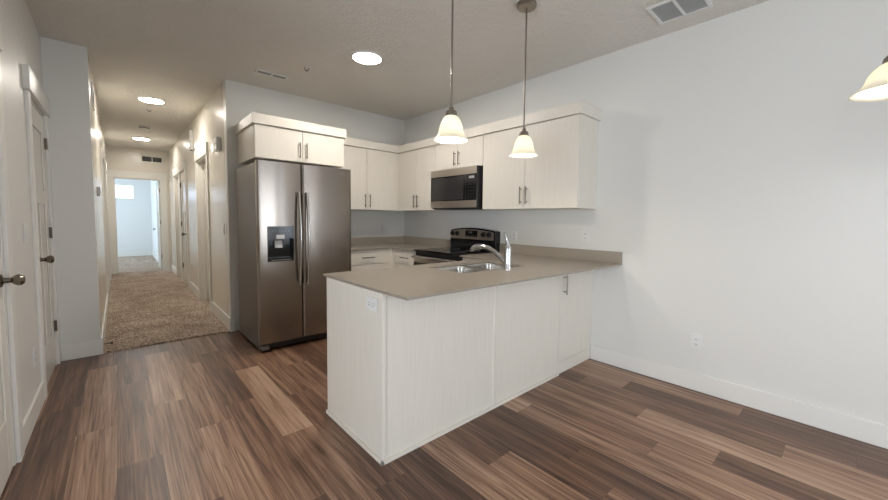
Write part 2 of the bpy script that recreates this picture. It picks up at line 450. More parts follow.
# baseboards
BH, BT = 0.135, 0.014
def base(name, segs):
    mb = MB()
    for (x0, x1, y0, y1) in segs: mb.box(x0, x1, y0, y1, 0.0, BH)
    structure(name, mb, TRIM, bevel=0.003)
base('baseboard_right', [(-BT, 0, -8.28, -3.045)])
base('baseboard_left', [(XL, XL + BT, D1[1] + 0.1, D2[0] - 0.095), (XL, XL + BT, -2.9, D1[0] - 0.095)])
base('baseboard_stub', [(XL + 0.02, XH, -BT, 0)])
base('baseboard_back', [(XA, -2.28, -BT, 0)])
def cbase(name, segs):
    mb = MB()
    for (x0, x1, y0, y1) in segs: mb.box(x0, x1, y0, y1, 0.0, 0.15)
    structure(name, mb, TRIM, bevel=0.003)
cbase('baseboard_hall_left', [(XH, XH + BT, -BT, HL[0][0] - 0.09), (XH, XH + BT, HL[0][1] + 0.09, HL[1][0] - 0.09), (XH, XH + BT, HL[1][1] + 0.09, YE)])
cbase('baseboard_hall_right', [(XA - BT, XA, -BT, HR[0][0] - 0.095), (XA - BT, XA, HR[0][1] + 0.095, HR[1][0] - 0.095), (XA - BT, XA, HR[2][1] + 0.095, YE)])
cbase('baseboard_bedroom_far', [(-5.5, -2.435, YB - BT, YB)])
cbase('baseboard_bedroom_right', [(-2.435 - BT, -2.435, YE + T + 0.78, YB - BT)])

# ------------------------------------------------------------------ doors
def door_leaf(w, h, th=0.035):
    """leaf in local frame: x 0..w, front face at y=0 looking to -y, back at +th"""
    m = MB(); st = 0.11; re = 0.009
    m.box(0, w, re, th - re, 0.012, h)
    for (ya, yb) in ((0, re), (th - re, th)):
        m.box(0, st, ya, yb, 0.012, h).box(w - st, w, ya, yb, 0.012, h)
        m.box(st, w - st, ya, yb, 0.012, 0.29).box(st, w - st, ya, yb, h - 0.15, h)
        m.box(st, w - st, ya, yb, 1.36, 1.47)
        m.box(w / 2 - 0.05, w / 2 + 0.05, ya, yb, 0.29, 1.36)
    return m
def knob_mesh(side=-1):
    k = MB()
    d = side
    k.lathe((0, 0, 0), [(0, 0), (0.032, 0), (0.032, d * 0.006), (0.014, d * 0.012), (0.012, d * 0.034), (0.021, d * 0.043), (0.028, d * 0.055), (0.028, d * 0.066), (0.019, d * 0.077), (0, d * 0.081)], axis='y', n=20)
    return k
def knob(parent, x, z, y0=0.0, side=-1):
    k = knob_mesh(side)
    bmesh.ops.translate(k.bm, verts=k.bm.verts, vec=(x, y0, z))
    return k.build('door_knob', KNOBM, parent, smooth=True)
def hinge(parent, x, z, y=0.0):
    h = MB().tube([(x, y - 0.008, z - 0.045), (x, y - 0.008, z + 0.045)], 0.008, 10).box(x - 0.018, x + 0.018, y - 0.004, y + 0.002, z - 0.045, z + 0.045)
    return h.build('hinge', HINGE, parent)
def door_unit(idx, w, loc, rz, closed=True, knob_side='l', recess=0.0, header=True, hinges=True, thick=T, ear=0.008, hp=0.026):
    """frame local: opening x 0..w, wall face y=0, room at -y"""
    root = bpy.data.objects.new('door_%d' % idx, None); COL.objects.link(root); root['kind'] = 'structure'
    cw, ct = 0.09, 0.018
    for a, b in ((-cw, 0.0), (w, w + cw)):
        MB().box(a, b, -ct, 0, 0, DZ).build('side_casing', TRIM, root, bevel=0.003)
    hd = MB().box(-cw - ear, w + cw + 0.008, -hp, 0, DZ, DZ + 0.15)
    hd.build('head_casing', TRIM, root, bevel=0.003)
    jm = MB().box(0, 0.018, 0, thick, 0, DZ).box(w - 0.018, w, 0, thick, 0, DZ).box(0.018, w - 0.018, 0, thick, DZ - 0.018, DZ)
    if not closed or recess > 0:
        jm.box(0.018, 0.03, thick * 0.55 if recess == 0 else recess - 0.03, thick * 0.55 + 0.02 if recess == 0 else recess, 0, DZ - 0.018).box(w - 0.03, w - 0.018, recess - 0.03 if recess else thick * .55, recess if recess else thick * .55 + .02, 0, DZ - 0.018)
    jm.build('jamb', TRIM, root)
    if closed:
        lf = door_leaf(w - 0.042, DZ - 0.024)
        bmesh.ops.translate(lf.bm, verts=lf.bm.verts, vec=(0.021, recess + 0.002, 0))
        leaf = lf.build('door_leaf', DOORP, root, bevel=0.004)
        kx = 0.021 + 0.065 if knob_side == 'l' else w - 0.021 - 0.065
        knob(leaf, kx, 0.96, recess + 0.002)
        if hinges:
            hx = w - 0.02 if knob_side == 'l' else 0.02
            for z in (0.34, 1.13, 1.86): hinge(leaf, hx, z, recess + 0.0)
    place(root, loc, rz)
    return root
R90 = math.radians(90)
# left wall: local x -> +y, room at +x
door_unit(1, D1[1] - D1[0], (XL, D1[0], 0), R90, True, 'r')
door_unit(2, D2[1] - D2[0], (XL, D2[0], 0), R90, True, 'l', ear=0.05, hp=0.032)
# hall right wall: local x -> -y, room at -x ; origin at far end
door_unit(3, HR[0][1] - HR[0][0], (XA, HR[0][1], 0), -R90, True, 'r', recess=0.075, hinges=False)
d4 = door_unit(4, HR[1][1] - HR[1][0], (XA, HR[1][1], 0), -R90, True, 'r')
door_unit(8, HR[2][1] - HR[2][0], (XA, HR[2][1], 0), -R90, True, 'r', recess=0.075, hinges=False)
# hall left wall
door_unit(5, HL[0][1] - HL[0][0], (XH, HL[0][0], 0), R90, True, 'r', recess=0.075, hinges=False)
door_unit(6, HL[1][1] - HL[1][0], (XH, HL[1][0], 0), R90, True, 'r', recess=0.075, hinges=False)
# end of the hall: room at -y, leaf swung into the bedroom against the right
d7 = door_unit(7, 0.815, (-3.27, YE, 0), 0.0, False)
lf = door_leaf(0.76, DZ - 0.024)
bmesh.ops.rotate(lf.bm, verts=lf.bm.verts, cent=(0, 0, 0), matrix=Matrix.Rotation(math.radians(90), 3, 'Z'))
bmesh.ops.translate(lf.bm, verts=lf.bm.verts, vec=(0.793, T + 0.006, 0.008))
leaf7 = lf.build('door_leaf', DOORP, d7, bevel=0.004)
k = knob_mesh(-1); bmesh.ops.scale(k.bm, verts=k.bm.verts, vec=(0.9, 0.6, 0.9)); bmesh.ops.rotate(k.bm, verts=k.bm.verts, cent=(0, 0, 0), matrix=Matrix.Rotation(math.radians(-90), 3, 'Z'))
bmesh.ops.translate(k.bm, verts=k.bm.verts, vec=(0.793 - 0.072, T + 0.69, 0.95)); k.build('door_knob', KNOBM, leaf7, smooth=True)
for z in (0.34, 1.13, 1.86):
    MB().tube([(0.79, T - 0.004, z - 0.045), (0.79, T - 0.004, z + 0.045)], 0.008, 10).box(0.772, 0.797, T - 0.035, T, z - 0.045, z + 0.045).build('hinge', HINGE, leaf7)

# door stop on the hall baseboard
ds = thing('door_stop', 'small dark rubber tipped door stop on white baseboard at the carpet edge', 'door stop', (XH + BT, 0.06, 0.075))
MB().tube([(XH + BT, 0.06, 0.075), (XH + BT + 0.055, 0.06, 0.075)], 0.004, 8).build('rod', HINGE, ds)
MB().tube([(XH + BT + 0.05, 0.06, 0.075), (XH + BT + 0.068, 0.06, 0.075)], 0.009, 10).build('rubber_tip', BLACKM, ds)

# ------------------------------------------------------------------ electrical plates (local frame: wall y=0, room -y)
def outlet(label, group=None, horiz=False, name='wall_outlet'):
    r = thing(name, label, 'outlet', local=True, group=group)
    w, h = (0.058, 0.036) if horiz else (0.036, 0.058)
    MB().box(-w, w, -0.006, -0.0003, -h, h).build('cover_plate', PLASTIC, r, bevel=0.002)
    for s in (-1, 1):
        cx, cz = (s * 0.02, 0) if horiz else (0, s * 0.02)
        f = MB().box(cx - 0.014, cx + 0.014, -0.0085, -0.006, cz - 0.014, cz + 0.014).build('socket', PLASTIC, r, bevel=0.002)
        sl = MB()
        if horiz:
            for q in (-0.006, 0.006): sl.box(cx - 0.005, cx + 0.004, -0.0092, -0.0085, q - 0.0013, q + 0.0013)
        else:
            for q in (-0.006, 0.006): sl.box(q - 0.0013, q + 0.0013, -0.0092, -0.0085, cz - 0.004, cz + 0.005)
        sl.box(cx - 0.002, cx + 0.002, -0.0092, -0.0085, cz - 0.0105, cz - 0.0075)
        sl.build('slots', SLOT, f)
    return r
def switch(label, gangs=1, group=None):
    r = thing('light_switch', label, 'switch', local=True, group=group)
    w = 0.036 + 0.023 * (gangs - 1)
    MB().box(-w, w, -0.006, -0.0003, -0.058, 0.058).build('cover_plate', PLASTIC, r, bevel=0.002)
    for g in range(gangs):
        cx = (g - (gangs - 1) / 2) * 0.046
        MB().prism([(-0.011, -0.034), (-0.006, -0.034), (-0.006, 0.034), (-0.008, 0.034)], 'x', cx - 0.0165, cx + 0.0165).build('rocker', PLASTIC, r, bevel=0.001)
    return r
RW = -R90      # right wall: room at -x
place(outlet('white duplex outlet low on the bare right wall above the baseboard'), (0, -3.882, 0.377), RW)
place(outlet('white duplex outlet above backsplash, right of the faucet'), (0, -2.952, 1.143), RW)
place(outlet('white outlet above backsplash, directly behind the faucet'), (0, -2.115, 1.10), RW)
place(switch('pale switch on wall between kitchen corner and range'), (0, -0.90, 1.10), RW)
place(outlet('pale outlet on back wall nearest the refrigerator'), (-0.85, 0, 1.13), 0)
place(outlet('pale outlet on back wall nearest the kitchen corner'), (-0.36, 0, 1.13), 0)
place(switch('white double switch on left wall between the two doors', 2), (XL, -1.19, 1.165), R90)
place(outlet('white outlet low on left wall between the two doors'), (XL, -1.14, 0.375), R90)
place(switch('white switch on hall wall beside the kitchen corner'), (XA, 0.255, 1.138), RW)
place(outlet('white outlet low on hall right wall between the first two doorways'), (XA, 2.95, 0.40), RW)
place(outlet('white outlet on far bedroom wall below the window'), (-3.155, YB, 0.34), 0)
place(outlet('white outlet set sideways in the end panel of the peninsula', horiz=True), (-2.2325, -2.94, 0.83), -R90)

# thermostat on the hall left wall
th = thing('thermostat', 'small white thermostat with grey screen on hall left wall', 'thermostat', local=True)
MB().box(-0.065, 0.065, -0.024, -0.0003, -0.05, 0.05).build('body', PLASTIC, th, bevel=0.005)
MB().box(-0.04, 0.04, -0.0255, -0.024, -0.018, 0.032).build('screen', GRILLE, th)
place(th, (XH, 0.80, 1.53), R90)
# door chime
ch = thing('door_chime', 'white box shaped door chime high on hall wall by the kitchen corner', 'door chime', local=True)
MB().box(-0.10, 0.10, -0.05, -0.0003, -0.075, 0.075).build('cover', PLASTIC, ch, bevel=0.012, seg=3)
MB().box(-0.085, 0.085, -0.052, -0.05, -0.004, 0.004).build('sound_slot', GRILLE, ch)
place(ch, (XA, 0.385, 2.11), RW)

# grilles (local frame: plate in xz, facing -y)
def grille(name, label, w, h, cols, rows_gap, dark, cat='vent', depth=0.012):
    r = thing(name, label, cat, local=True)
    fw = 0.022
    f = MB(); f.box(-w / 2, w / 2, -depth, -0.0003, h / 2 - fw, h / 2).box(-w / 2, w / 2, -depth, -0.0003, -h / 2, -h / 2 + fw)
    f.box(-w / 2, -w / 2 + fw, -depth, -0.0003, -h / 2 + fw, h / 2 - fw).box(w / 2 - fw, w / 2, -depth, -0.0003, -h / 2 + fw, h / 2 - fw)
    iw = w - 2 * fw; mw = 0.018
    cwid = (iw - mw * (cols - 1)) / cols
    for c in range(cols - 1):
        x = -w / 2 + fw + cwid * (c + 1) + mw * c
        f.box(x, x + mw, -depth, -0.0003, -h / 2 + fw, h / 2 - fw)
    f.build('frame', PLASTIC, r, bevel=0.0015)
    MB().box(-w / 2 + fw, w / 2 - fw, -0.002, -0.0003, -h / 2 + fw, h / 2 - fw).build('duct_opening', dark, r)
    for c in range(cols):
        x = -w / 2 + fw + (cwid + mw) * c
        s = MB(); z = -h / 2 + fw + rows_gap * 0.5
        while z < h / 2 - fw - 0.003:
            s.prism([(-depth * 0.9, z - 0.002), (-depth * 0.9 + 0.0015, z - 0.002), (-0.002, z + 0.004), (-0.0035, z + 0.004)], 'x', x, x + cwid)
            z += rows_gap
        s.build('louver', GRILLE if dark is GRILLED else PLASTIC, r)
    return r
g = grille('wall_vent', 'white return grille above the bedroom doorway at hall end', 0.38, 0.15, 2, 0.011, GRILLED)
place(g, (-2.61, YE, 2.54), 0)
g = grille('wall_vent', 'narrow white grille high on hall left wall near the corner', 0.36, 0.20, 1, 0.012, GRILLED)
place(g, (XH, 0.58, 2.46), R90)
g = thing('wall_sounder', 'tall white box high on hall right wall over the first doorway', 'alarm', local=True)
MB().box(-0.06, 0.06, -0.035, -0.0003, -0.15, 0.15).build('housing', PLASTIC, g, bevel=0.006)
MB().box(-0.045, 0.045, -0.037, -0.035, -0.13, 0.0).build('grille_face', GRILLE, g)
MB().box(-0.05, 0.05, -0.034, -0.004, -0.158, -0.15).build('lower_lens', BLACKM, g)
place(g, (XA, 2.42, 2.46), RW)
def ceiling_place(o, loc, rz):
    o.location = loc; o.rotation_euler = (R90, 0, rz)     # -y (front) turns to -z
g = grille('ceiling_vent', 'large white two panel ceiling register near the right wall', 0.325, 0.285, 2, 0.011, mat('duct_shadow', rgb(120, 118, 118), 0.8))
g.rotation_mode = 'XYZ'; ceiling_place(g, (-0.352, -3.762, H), R90)
g = grille('ceiling_vent', 'small narrow ceiling register over the refrigerator', 0.31, 0.105, 2, 0.012, GRILLED)
ceiling_place(g, (-2.0, -0.508, H), 0)

# ------------------------------------------------------------------ ceiling lights, smoke detector, sprinklers
def disc_light(label, loc, m, r=0.125, group='round flush lights on the ceiling'):
    t = thing('ceiling_light', label, 'ceiling light', loc, group)
    x, y, z = loc
    MB().lathe((x, y, z), [(r - 0.002, -0.004), (r - 0.002, -0.011), (r + 0.004, -0.013), (r + 0.019, -0.007), (r + 0.022, -0.0003), (r - 0.01, -0.0003)], n=40).build('trim_ring', PLASTIC, t, smooth=True)
    MB().lathe((x, y, z), [(0, -0.010), (r - 0.003, -0.009), (r - 0.003, -0.002), (0, -0.002)], n=40).build('diffuser', m, t)
disc_light('round lit ceiling light over the kitchen floor', (-1.488, -1.546, H), LEDK)
disc_light('nearer of the two round lit ceiling lights in the hall', (-2.85, 1.50, H), LEDH)
disc_light('farther of the two round lit ceiling lights in the hall', (-2.84, 4.70, H), LEDH)
t = thing('smoke_detector', 'round white smoke detector between the two hall ceiling lights', 'smoke detector', (-2.847, 3.40, H))
MB().lathe((-2.847, 3.40, H), [(0, -0.0003), (0.072, -0.0003), (0.072, -0.018), (0.066, -0.022), (0.062, -0.036), (0.05, -0.042), (0, -0.043)], n=32).build('housing', PLASTIC, t, smooth=True)
MB().lathe((-2.847, 3.40, H), [(0.0665, -0.022), (0.0685, -0.024), (0.0665, -0.032), (0.0645, -0.032)], n=32, closed=True).build('sensing_slot', SLOT, t)
for lab, (x, y) in (('small two pronged sprinkler head on the ceiling above the refrigerator front', (-1.805, -0.93)), ('small two pronged sprinkler head on the hall ceiling beyond the nearer light', (-2.849, 2.04))):
    t = thing('sprinkler_head', lab, 'sprinkler', (x, y, H), 'ceiling sprinkler heads')
    MB().lathe((x, y, H), [(0, -0.0003), (0.03, -0.0003), (0.028, -0.004), (0, -0.005)], n=20).build('escutcheon', PLASTIC, t)
    b = MB()
    for s in (-1, 1): b.tube([(x + s * 0.018, y, H - 0.004), (x + s * 0.019, y, H - 0.022), (x, y, H - 0.032)], 0.004, 8)
    b.lathe((x, y, H), [(0, -0.03), (0.012, -0.031), (0.012, -0.034), (0, -0.035)], n=12).build('frame_arms', KNOBM, t)

# ------------------------------------------------------------------ cabinet parts
def pull_v(x, y, z0, z1, parent, dirv):
    """vertical bar pull; dirv = outward unit vector (x,y)"""
    dx, dy = dirv; o = 0.030
    m = MB().tube([(x + dx * o, y + dy * o, z0), (x + dx * o, y + dy * o, z1)], 0.0055, 10)
    for z in (z0 + 0.022, z1 - 0.022): m.tube([(x, y, z), (x + dx * o, y + dy * o, z)], 0.0045, 8)
    return sub(m, 'bar_pull', PULL, parent, smooth=True)
def pull_h(p0, p1, parent, dirv):
    dx, dy = dirv; o = 0.030
    a = Vector(p0); b = Vector(p1); off = Vector((dx * o, dy * o, 0)); d = (b - a).normalized()
    m = MB().tube([a + off, b + off], 0.0055, 10)
    for q in (a + d * 0.02, b - d * 0.02): m.tube([q, q + off], 0.0045, 8)
    return sub(m, 'bar_pull', PULL, parent, smooth=True)
DT = 0.018
def wall_cab(name, label, facing, u0, u1, f, z0, z1, splits, pulls, back, extra=None, group='cream wall cabinets'):
    """facing 'y': front looks -y, u along x, f=front y, back=back y.  facing 'x': front looks -x, u along y"""
    org = ((u0 + u1) / 2, back, z0) if facing == 'y' else (back, (u0 + u1) / 2, z0)
    t = thing(name, label, 'cabinet', org, group)
    def bx(m, a, b, c, d, za, zb):
        if facing == 'y': m.box(a, b, c, d, za, zb)
        else: m.box(c, d, a, b, za, zb)
        return m
    body = bx(MB(), u0, u1, f + DT, back, z0, z1)
    body.build('cabinet_box', CAB, t, bevel=0.0015)
    edges = [u0] + splits + [u1]
    out = (0, -1) if facing == 'y' else (-1, 0)
    for i in range(len(edges) - 1):
        a, b = edges[i] + 0.002, edges[i + 1] - 0.002
        d = bx(MB(), a, b, f, f + DT - 0.001, z0 + 0.002, z1 - 0.002).build('door', CAB, t, bevel=0.0015)
        pu = pulls[i]
        if pu is None: continue
        side, pa, pb = pu
        pu_u = a + 0.032 if side == 'a' else b - 0.032
        if facing == 'y': pull_v(pu_u, f, pa, pb, d, out)
        else: pull_v(f, pu_u, pa, pb, d, out)
    return t
CZ0, CZ1 = 1.392, 2.180
FX = -0.340
# back wall
wall_cab('wall_cabinet', 'cream two door wall cabinet on the back wall right of the refrigerator', 'y', -1.29, -0.372, FX, CZ0, CZ1, [-0.824], [('b', 1.425, 1.592), ('a', 1.425, 1.592)], -0.001)
t = thing('corner_filler', 'narrow cream filler panel in the inner corner of the wall cabinets', 'filler panel', (-0.36, -0.36, CZ0))
MB().box(-0.371, -0.322, FX + 0.004, FX + 0.02, CZ0, CZ1).box(FX + 0.004, FX + 0.02, -0.427, -0.322, CZ0, CZ1).build('panel', CAB, t)
# right wall
wall_cab('wall_cabinet', 'cream two door wall cabinet between kitchen corner and microwave', 'x', -1.140, -0.428, FX, CZ0, CZ1, [-0.766], [('b', 1.425, 1.592), ('a', 1.425, 1.592)], -0.001)
wall_cab('wall_cabinet', 'short cream two door cabinet directly above the microwave', 'x', -1.940, -1.141, FX, 1.862, CZ1, [-1.541], [('b', 1.895, 2.055), ('a', 1.895, 2.055)], -0.001)
wall_cab('wall_cabinet', 'wide cream two door wall cabinet at the open end of the run', 'x', -3.045, -1.941, FX, CZ0, CZ1, [-2.490], [('b', 1.436, 1.603), ('a', 1.436, 1.603)], -0.001)
wall_cab('refrigerator_cabinet', 'deep cream two door cabinet directly above the refrigerator', 'y', -2.222, -1.312, -0.70, 1.858, CZ1, [-1.768], [('b', 1.895, 2.055), ('a', 1.895, 2.055)], -0.001)

# crown boards on top of the cabinets
cr = thing('crown_board', 'flat cream crown board along the top of the corner wall cabinets', 'trim board', (-0.34, -1.5, CZ1))
c = MB(); o = 0.022
c.box(-1.29, FX - o, FX - o, -0.001, CZ1 + 0.0005, CZ1 + 0.095)
c.box(FX - o, -0.001, -3.045 - o, -0.001, CZ1 + 0.0005, CZ1 + 0.095)
c.build('fascia', CAB, cr)
cr = thing('crown_board', 'flat cream crown board on top of the cabinet over the refrigerator', 'trim board', (-1.77, -0.4, CZ1))
MB().box(-2.222 - o, -1.312 + o, -0.70 - o, -0.001, CZ1 + 0.0005, CZ1 + 0.095).build('fascia', CAB, cr, bevel=0.0015)

# ------------------------------------------------------------------ base cabinets
CT = 0.914; TH = 0.014; CB = CT - TH
def base_back():
    t = thing('base_cabinet', 'cream base cabinet with top drawer beside the refrigerator', 'cabinet', (-0.95, -0.001, 0), 'cream base cabinets')
    MB().box(-1.30, -0.615, -0.59, -0.001, 0.10, CB - 0.001).box(-1.30, -0.615, -0.52, -0.001, 0.0, 0.10).build('cabinet_box', CAB, t)
    d = MB().box(-1.298, -0.66, -0.61, -0.591, 0.715, CB - 0.012).build('drawer', CAB, t, bevel=0.0015)
    pull_h((-1.05, -0.61, 0.80), (-0.88, -0.61, 0.80), d, (0, -1))
    for z0, z1 in ((0.105, 0.405), (0.41, 0.71)):
        d = MB().box(-1.298, -0.66, -0.61, -0.591, z0, z1).build('drawer', CAB, t, bevel=0.0015)
        pull_h((-1.05, -0.61, (z0 + z1) / 2), (-0.88, -0.61, (z0 + z1) / 2), d, (0, -1))
base_back()
def base_right(label, y0, y1, pull):
    t = thing('base_cabinet', label, 'cabinet', (-0.001, (y0 + y1) / 2, 0), 'cream base cabinets')
    MB().box(-0.59, -0.001, y0, y1, 0.10, CB - 0.001).box(-0.52, -0.001, y0, y1, 0.0, 0.10).build('cabinet_box', CAB, t)
    d = MB().box(-0.61, -0.591, y0 + 0.002, y1 - 0.002, 0.715, CB - 0.012).build('drawer', CAB, t, bevel=0.0015)
    if pull: pull_h((-0.61, (y0 + y1) / 2 - 0.08, 0.80), (-0.61, (y0 + y1) / 2 + 0.08, 0.80), d, (-1, 0))
    d = MB().box(-0.61, -0.591, y0 + 0.002, y1 - 0.002, 0.105, 0.70).build('door', CAB, t, bevel=0.0015)
    pull_v(-0.61, y0 + 0.04, 0.53, 0.68, d, (-1, 0))
base_right('cream base cabinet with top drawer left of the range', -1.148, -0.66, True)
base_right('cream base cabinet in the gap between range and peninsula', -2.30, -1.925, True)
t = thing('corner_filler', 'narrow cream filler strip in the inner corner of the base cabinets', 'filler panel', (-0.61, -0.61, 0.1))
MB().box(-0.614, -0.596, -0.659, -0.596, 0.10, CB - 0.001).box(-0.659, -0.614, -0.61, -0.592, 0.10, CB - 0.001).build('panel', CAB, t)

# peninsula
PX, PY0, PY1 = -2.232, -3.043, -2.359
pen = thing('peninsula_cabinet', 'long cream woodgrain peninsula cabinet reaching out from the right wall', 'cabinet', (-1.1, -2.7, 0))
sx0, sx1, sy0, sy1 = -1.475, -0.765, -2.855, -2.435       # sink cut-out
b = MB()
b.box(PX + 0.02, sx0 - 0.03, PY0 + 0.02, PY1, 0.0, CB - 0.001).box(sx1 + 0.03, -0.001, PY0 + 0.02, PY1, 0.0, CB - 0.001)
b.box(sx0 - 0.03, sx1 + 0.03, PY0 + 0.02, PY1, 0.0, 0.66)
b.box(sx0 - 0.03, sx1 + 0.03, PY0 + 0.02, PY0 + 0.04, 0.66, CB - 0.001).box(sx0 - 0.03, sx1 + 0.03, PY1 - 0.02, PY1, 0.66, CB - 0.001)
b.build('cabinet_box', CAB, pen)
MB().box(PX, PX + 0.019, PY0 + 0.004, PY1 + 0.003, 0.0, CB - 0.001).build('end_panel', CAB, pen, bevel=0.001)
MB().box(PX + 0.004, -1.369, PY0, PY0 + 0.019, 0.0, CB - 0.001).build('back_panel', CAB, pen, bevel=0.001)
MB().box(-1.363, -0.560, PY0, PY0 + 0.019, 0.0, CB - 0.001).build('back_panel', CAB, pen, bevel=0.001)
MB().box(PX - 0.005, PX + 0.018, PY0 - 0.005, PY0 + 0.018, 0.022, CB - 0.001).build('corner_batten', CAB, pen, bevel=0.002)
MB().box(-1.379, -1.355, PY0 - 0.006, PY0 + 0.002, 0.022, CB - 0.001).build('seam_batten', CAB, pen, bevel=0.002)
MB().box(PX - 0.013, PX + 0.002, PY0 - 0.013, PY1 + 0.003, 0.0, 0.022).box(PX - 0.013, -0.560, PY0 - 0.013, PY0 + 0.002, 0.0, 0.022).build('base_shoe', CAB, pen, bevel=0.003)
MB().box(-0.557, -0.002, PY0 + 0.004, PY0 + 0.019, 0.0, 0.100).build('toe_panel', CAB, pen, bevel=0.001)
d = MB().box(-0.557, -0.026, PY0, PY0 + 0.019, 0.105, CB - 0.004).build('door', CAB, pen, bevel=0.0015)
MB().box(-0.023, -0.001, PY0 + 0.002, PY0 + 0.019, 0.0, CB - 0.002).build('wall_filler', CAB, pen)
pull_v(-0.557 + 0.05, PY0, 0.672, 0.838, d, (0, -1))
# kitchen side doors of the peninsula
for a, bb in ((-2.20, -1.55), (-1.546, -1.12), (-1.116, -0.70)):
    MB().box(a, bb, PY1, PY1 + 0.018, 0.105, CB - 0.012).build('door', CAB, pen, bevel=0.0015)

# ------------------------------------------------------------------ counters
def counter_front(x): return -3.2476 + (-3.300 + 3.2476) * (x + 2.222) / 2.222
ct = thing('countertop', 'long taupe countertop with the sink, on the peninsula, meeting the right wall', 'countertop', (-1.1, -2.7, CB))
m = MB(); YF = -2.288; XC = -2.226
m.prism([(XC, counter_front(XC)), (sx0, counter_front(sx0)), (sx0, YF), (XC, YF)], 'z', CB, CT)
m.prism([(sx0, counter_front(sx0)), (sx1, counter_front(sx1)), (sx1, sy0), (sx0, sy0)], 'z', CB, CT)
m.prism([(sx0, sy1), (sx1, sy1), (sx1, YF), (sx0, YF)], 'z', CB, CT)
m.prism([(sx1, counter_front(sx1)), (-0.001, counter_front(0)), (-0.001, YF), (sx1, YF)], 'z', CB, CT)
m.box(-0.635, -0.001, YF, -1.920, CB, CT)
m.build('worktop', COUNTER, ct)
tag(MB().box(-0.020, -0.001, -3.300, -1.920, CT + 0.0003, 1.016).build('backsplash', COUNTER, bevel=0.001), 'taupe backsplash strip on right wall from the range to the end of the peninsula', 'backsplash')
ct = thing('countertop', 'small taupe corner countertop between refrigerator and range', 'countertop', (-0.6, -0.3, CB))
MB().prism([(-1.33, -0.001), (-0.001, -0.001), (-0.001, -1.150), (-0.635, -1.150), (-0.635, -0.635), (-1.33, -0.635)], 'z', CB, CT).build('worktop', COUNTER, ct, bevel=0.001)
tag(MB().prism([(-1.33, -0.001), (-0.001, -0.001), (-0.001, -1.150), (-0.020, -1.150), (-0.020, -0.020), (-1.33, -0.020)], 'z', CT + 0.0003, 1.016).build('backsplash', COUNTER), 'taupe backsplash strip around the kitchen corner left of the range', 'backsplash')

# ------------------------------------------------------------------ sink
sk = thing('kitchen_sink', 'stainless steel double bowl sink set in the peninsula counter', 'sink', (-1.12, -2.645, CB))
def bowl(x0, x1, y0, y1, z1, dep, n=6, r=0.05):
    m = MB(); loops = []
    def rr(x0, x1, y0, y1, r, z):
        pts = []
        for (cx, cy, a0) in ((x1 - r, y1 - r, 0), (x0 + r, y1 - r, 90), (x0 + r, y0 + r, 180), (x1 - r, y0 + r, 270)):
            for i in range(n + 1):
                a = math.radians(a0 + 90 * i / n); pts.append((cx + r * math.cos(a), cy + r * math.sin(a), z))
        return [m.bm.verts.new(p) for p in pts]
    th = 0.0015
    ins = [(0, z1), (0.004, z1 - 0.02), (0.010, z1 - dep + 0.03), (0.02, z1 - dep + 0.008), (0.045, z1 - dep)]
    for d, z in ins: loops.append(rr(x0 + d, x1 - d, y0 + d, y1 - d, max(r - d * 0.3, 0.02), z))
    outs = [(0.045, z1 - dep - 0.003), (0.018, z1 - dep + 0.004), (0.0, z1 - dep + 0.03), (-0.008, z1 - 0.004), (-0.008, z1)]
    for d, z in outs: loops.append(rr(x0 + d, x1 - d, y0 + d, y1 - d, max(r - d * 0.3, 0.02), z))
    K = len(loops[0])
    for k in range(len(loops)):
        if k == len(ins) - 1: continue
        a, b = loops[k], loops[(k + 1) % len(loops)]
        for i in range(K): m.bm.faces.new((a[i], a[(i + 1) % K], b[(i + 1) % K], b[i]))
    m.bm.faces.new(loops[len(ins) - 1]); m.bm.faces.new(list(reversed(loops[len(ins)])))
    return m
xm = (sx0 + sx1) / 2
ZR = CB - 0.001
for a, b_ in ((sx0 + 0.022, xm - 0.014), (xm + 0.014, sx1 - 0.022)):
    bw = bowl(a, b_, sy0 + 0.022, sy1 - 0.022, ZR - 0.001, 0.19).build('bowl', SINKM, sk, smooth=True)
    cx, cy = (a + b_) / 2, (sy0 + sy1) / 2
    sub(MB().lathe((cx, cy, ZR - 0.19), [(0.042, 0.001), (0.04, 0.004), (0.03, 0.002), (0.012, 0.0015), (0, 0.004)], n=24), 'drain', CHROME, bw, smooth=True)
rm = MB()
rm.box(sx0 - 0.012, sx1 + 0.012, sy0 - 0.012, sy0 + 0.020, CB - 0.004, ZR).box(sx0 - 0.012, sx1 + 0.012, sy1 - 0.020, sy1 + 0.012, CB - 0.004, ZR)
rm.box(sx0 - 0.012, sx0 + 0.020, sy0 + 0.02, sy1 - 0.02, CB - 0.004, ZR).box(sx1 - 0.020, sx1 + 0.012, sy0 + 0.02, sy1 - 0.02, CB - 0.004, ZR)
rm.box(xm - 0.0135, xm + 0.0135, sy0 + 0.02, sy1 - 0.02, CB - 0.010, ZR - 0.0005)
rm.build('rim', SINKM, sk, bevel=0.0012)

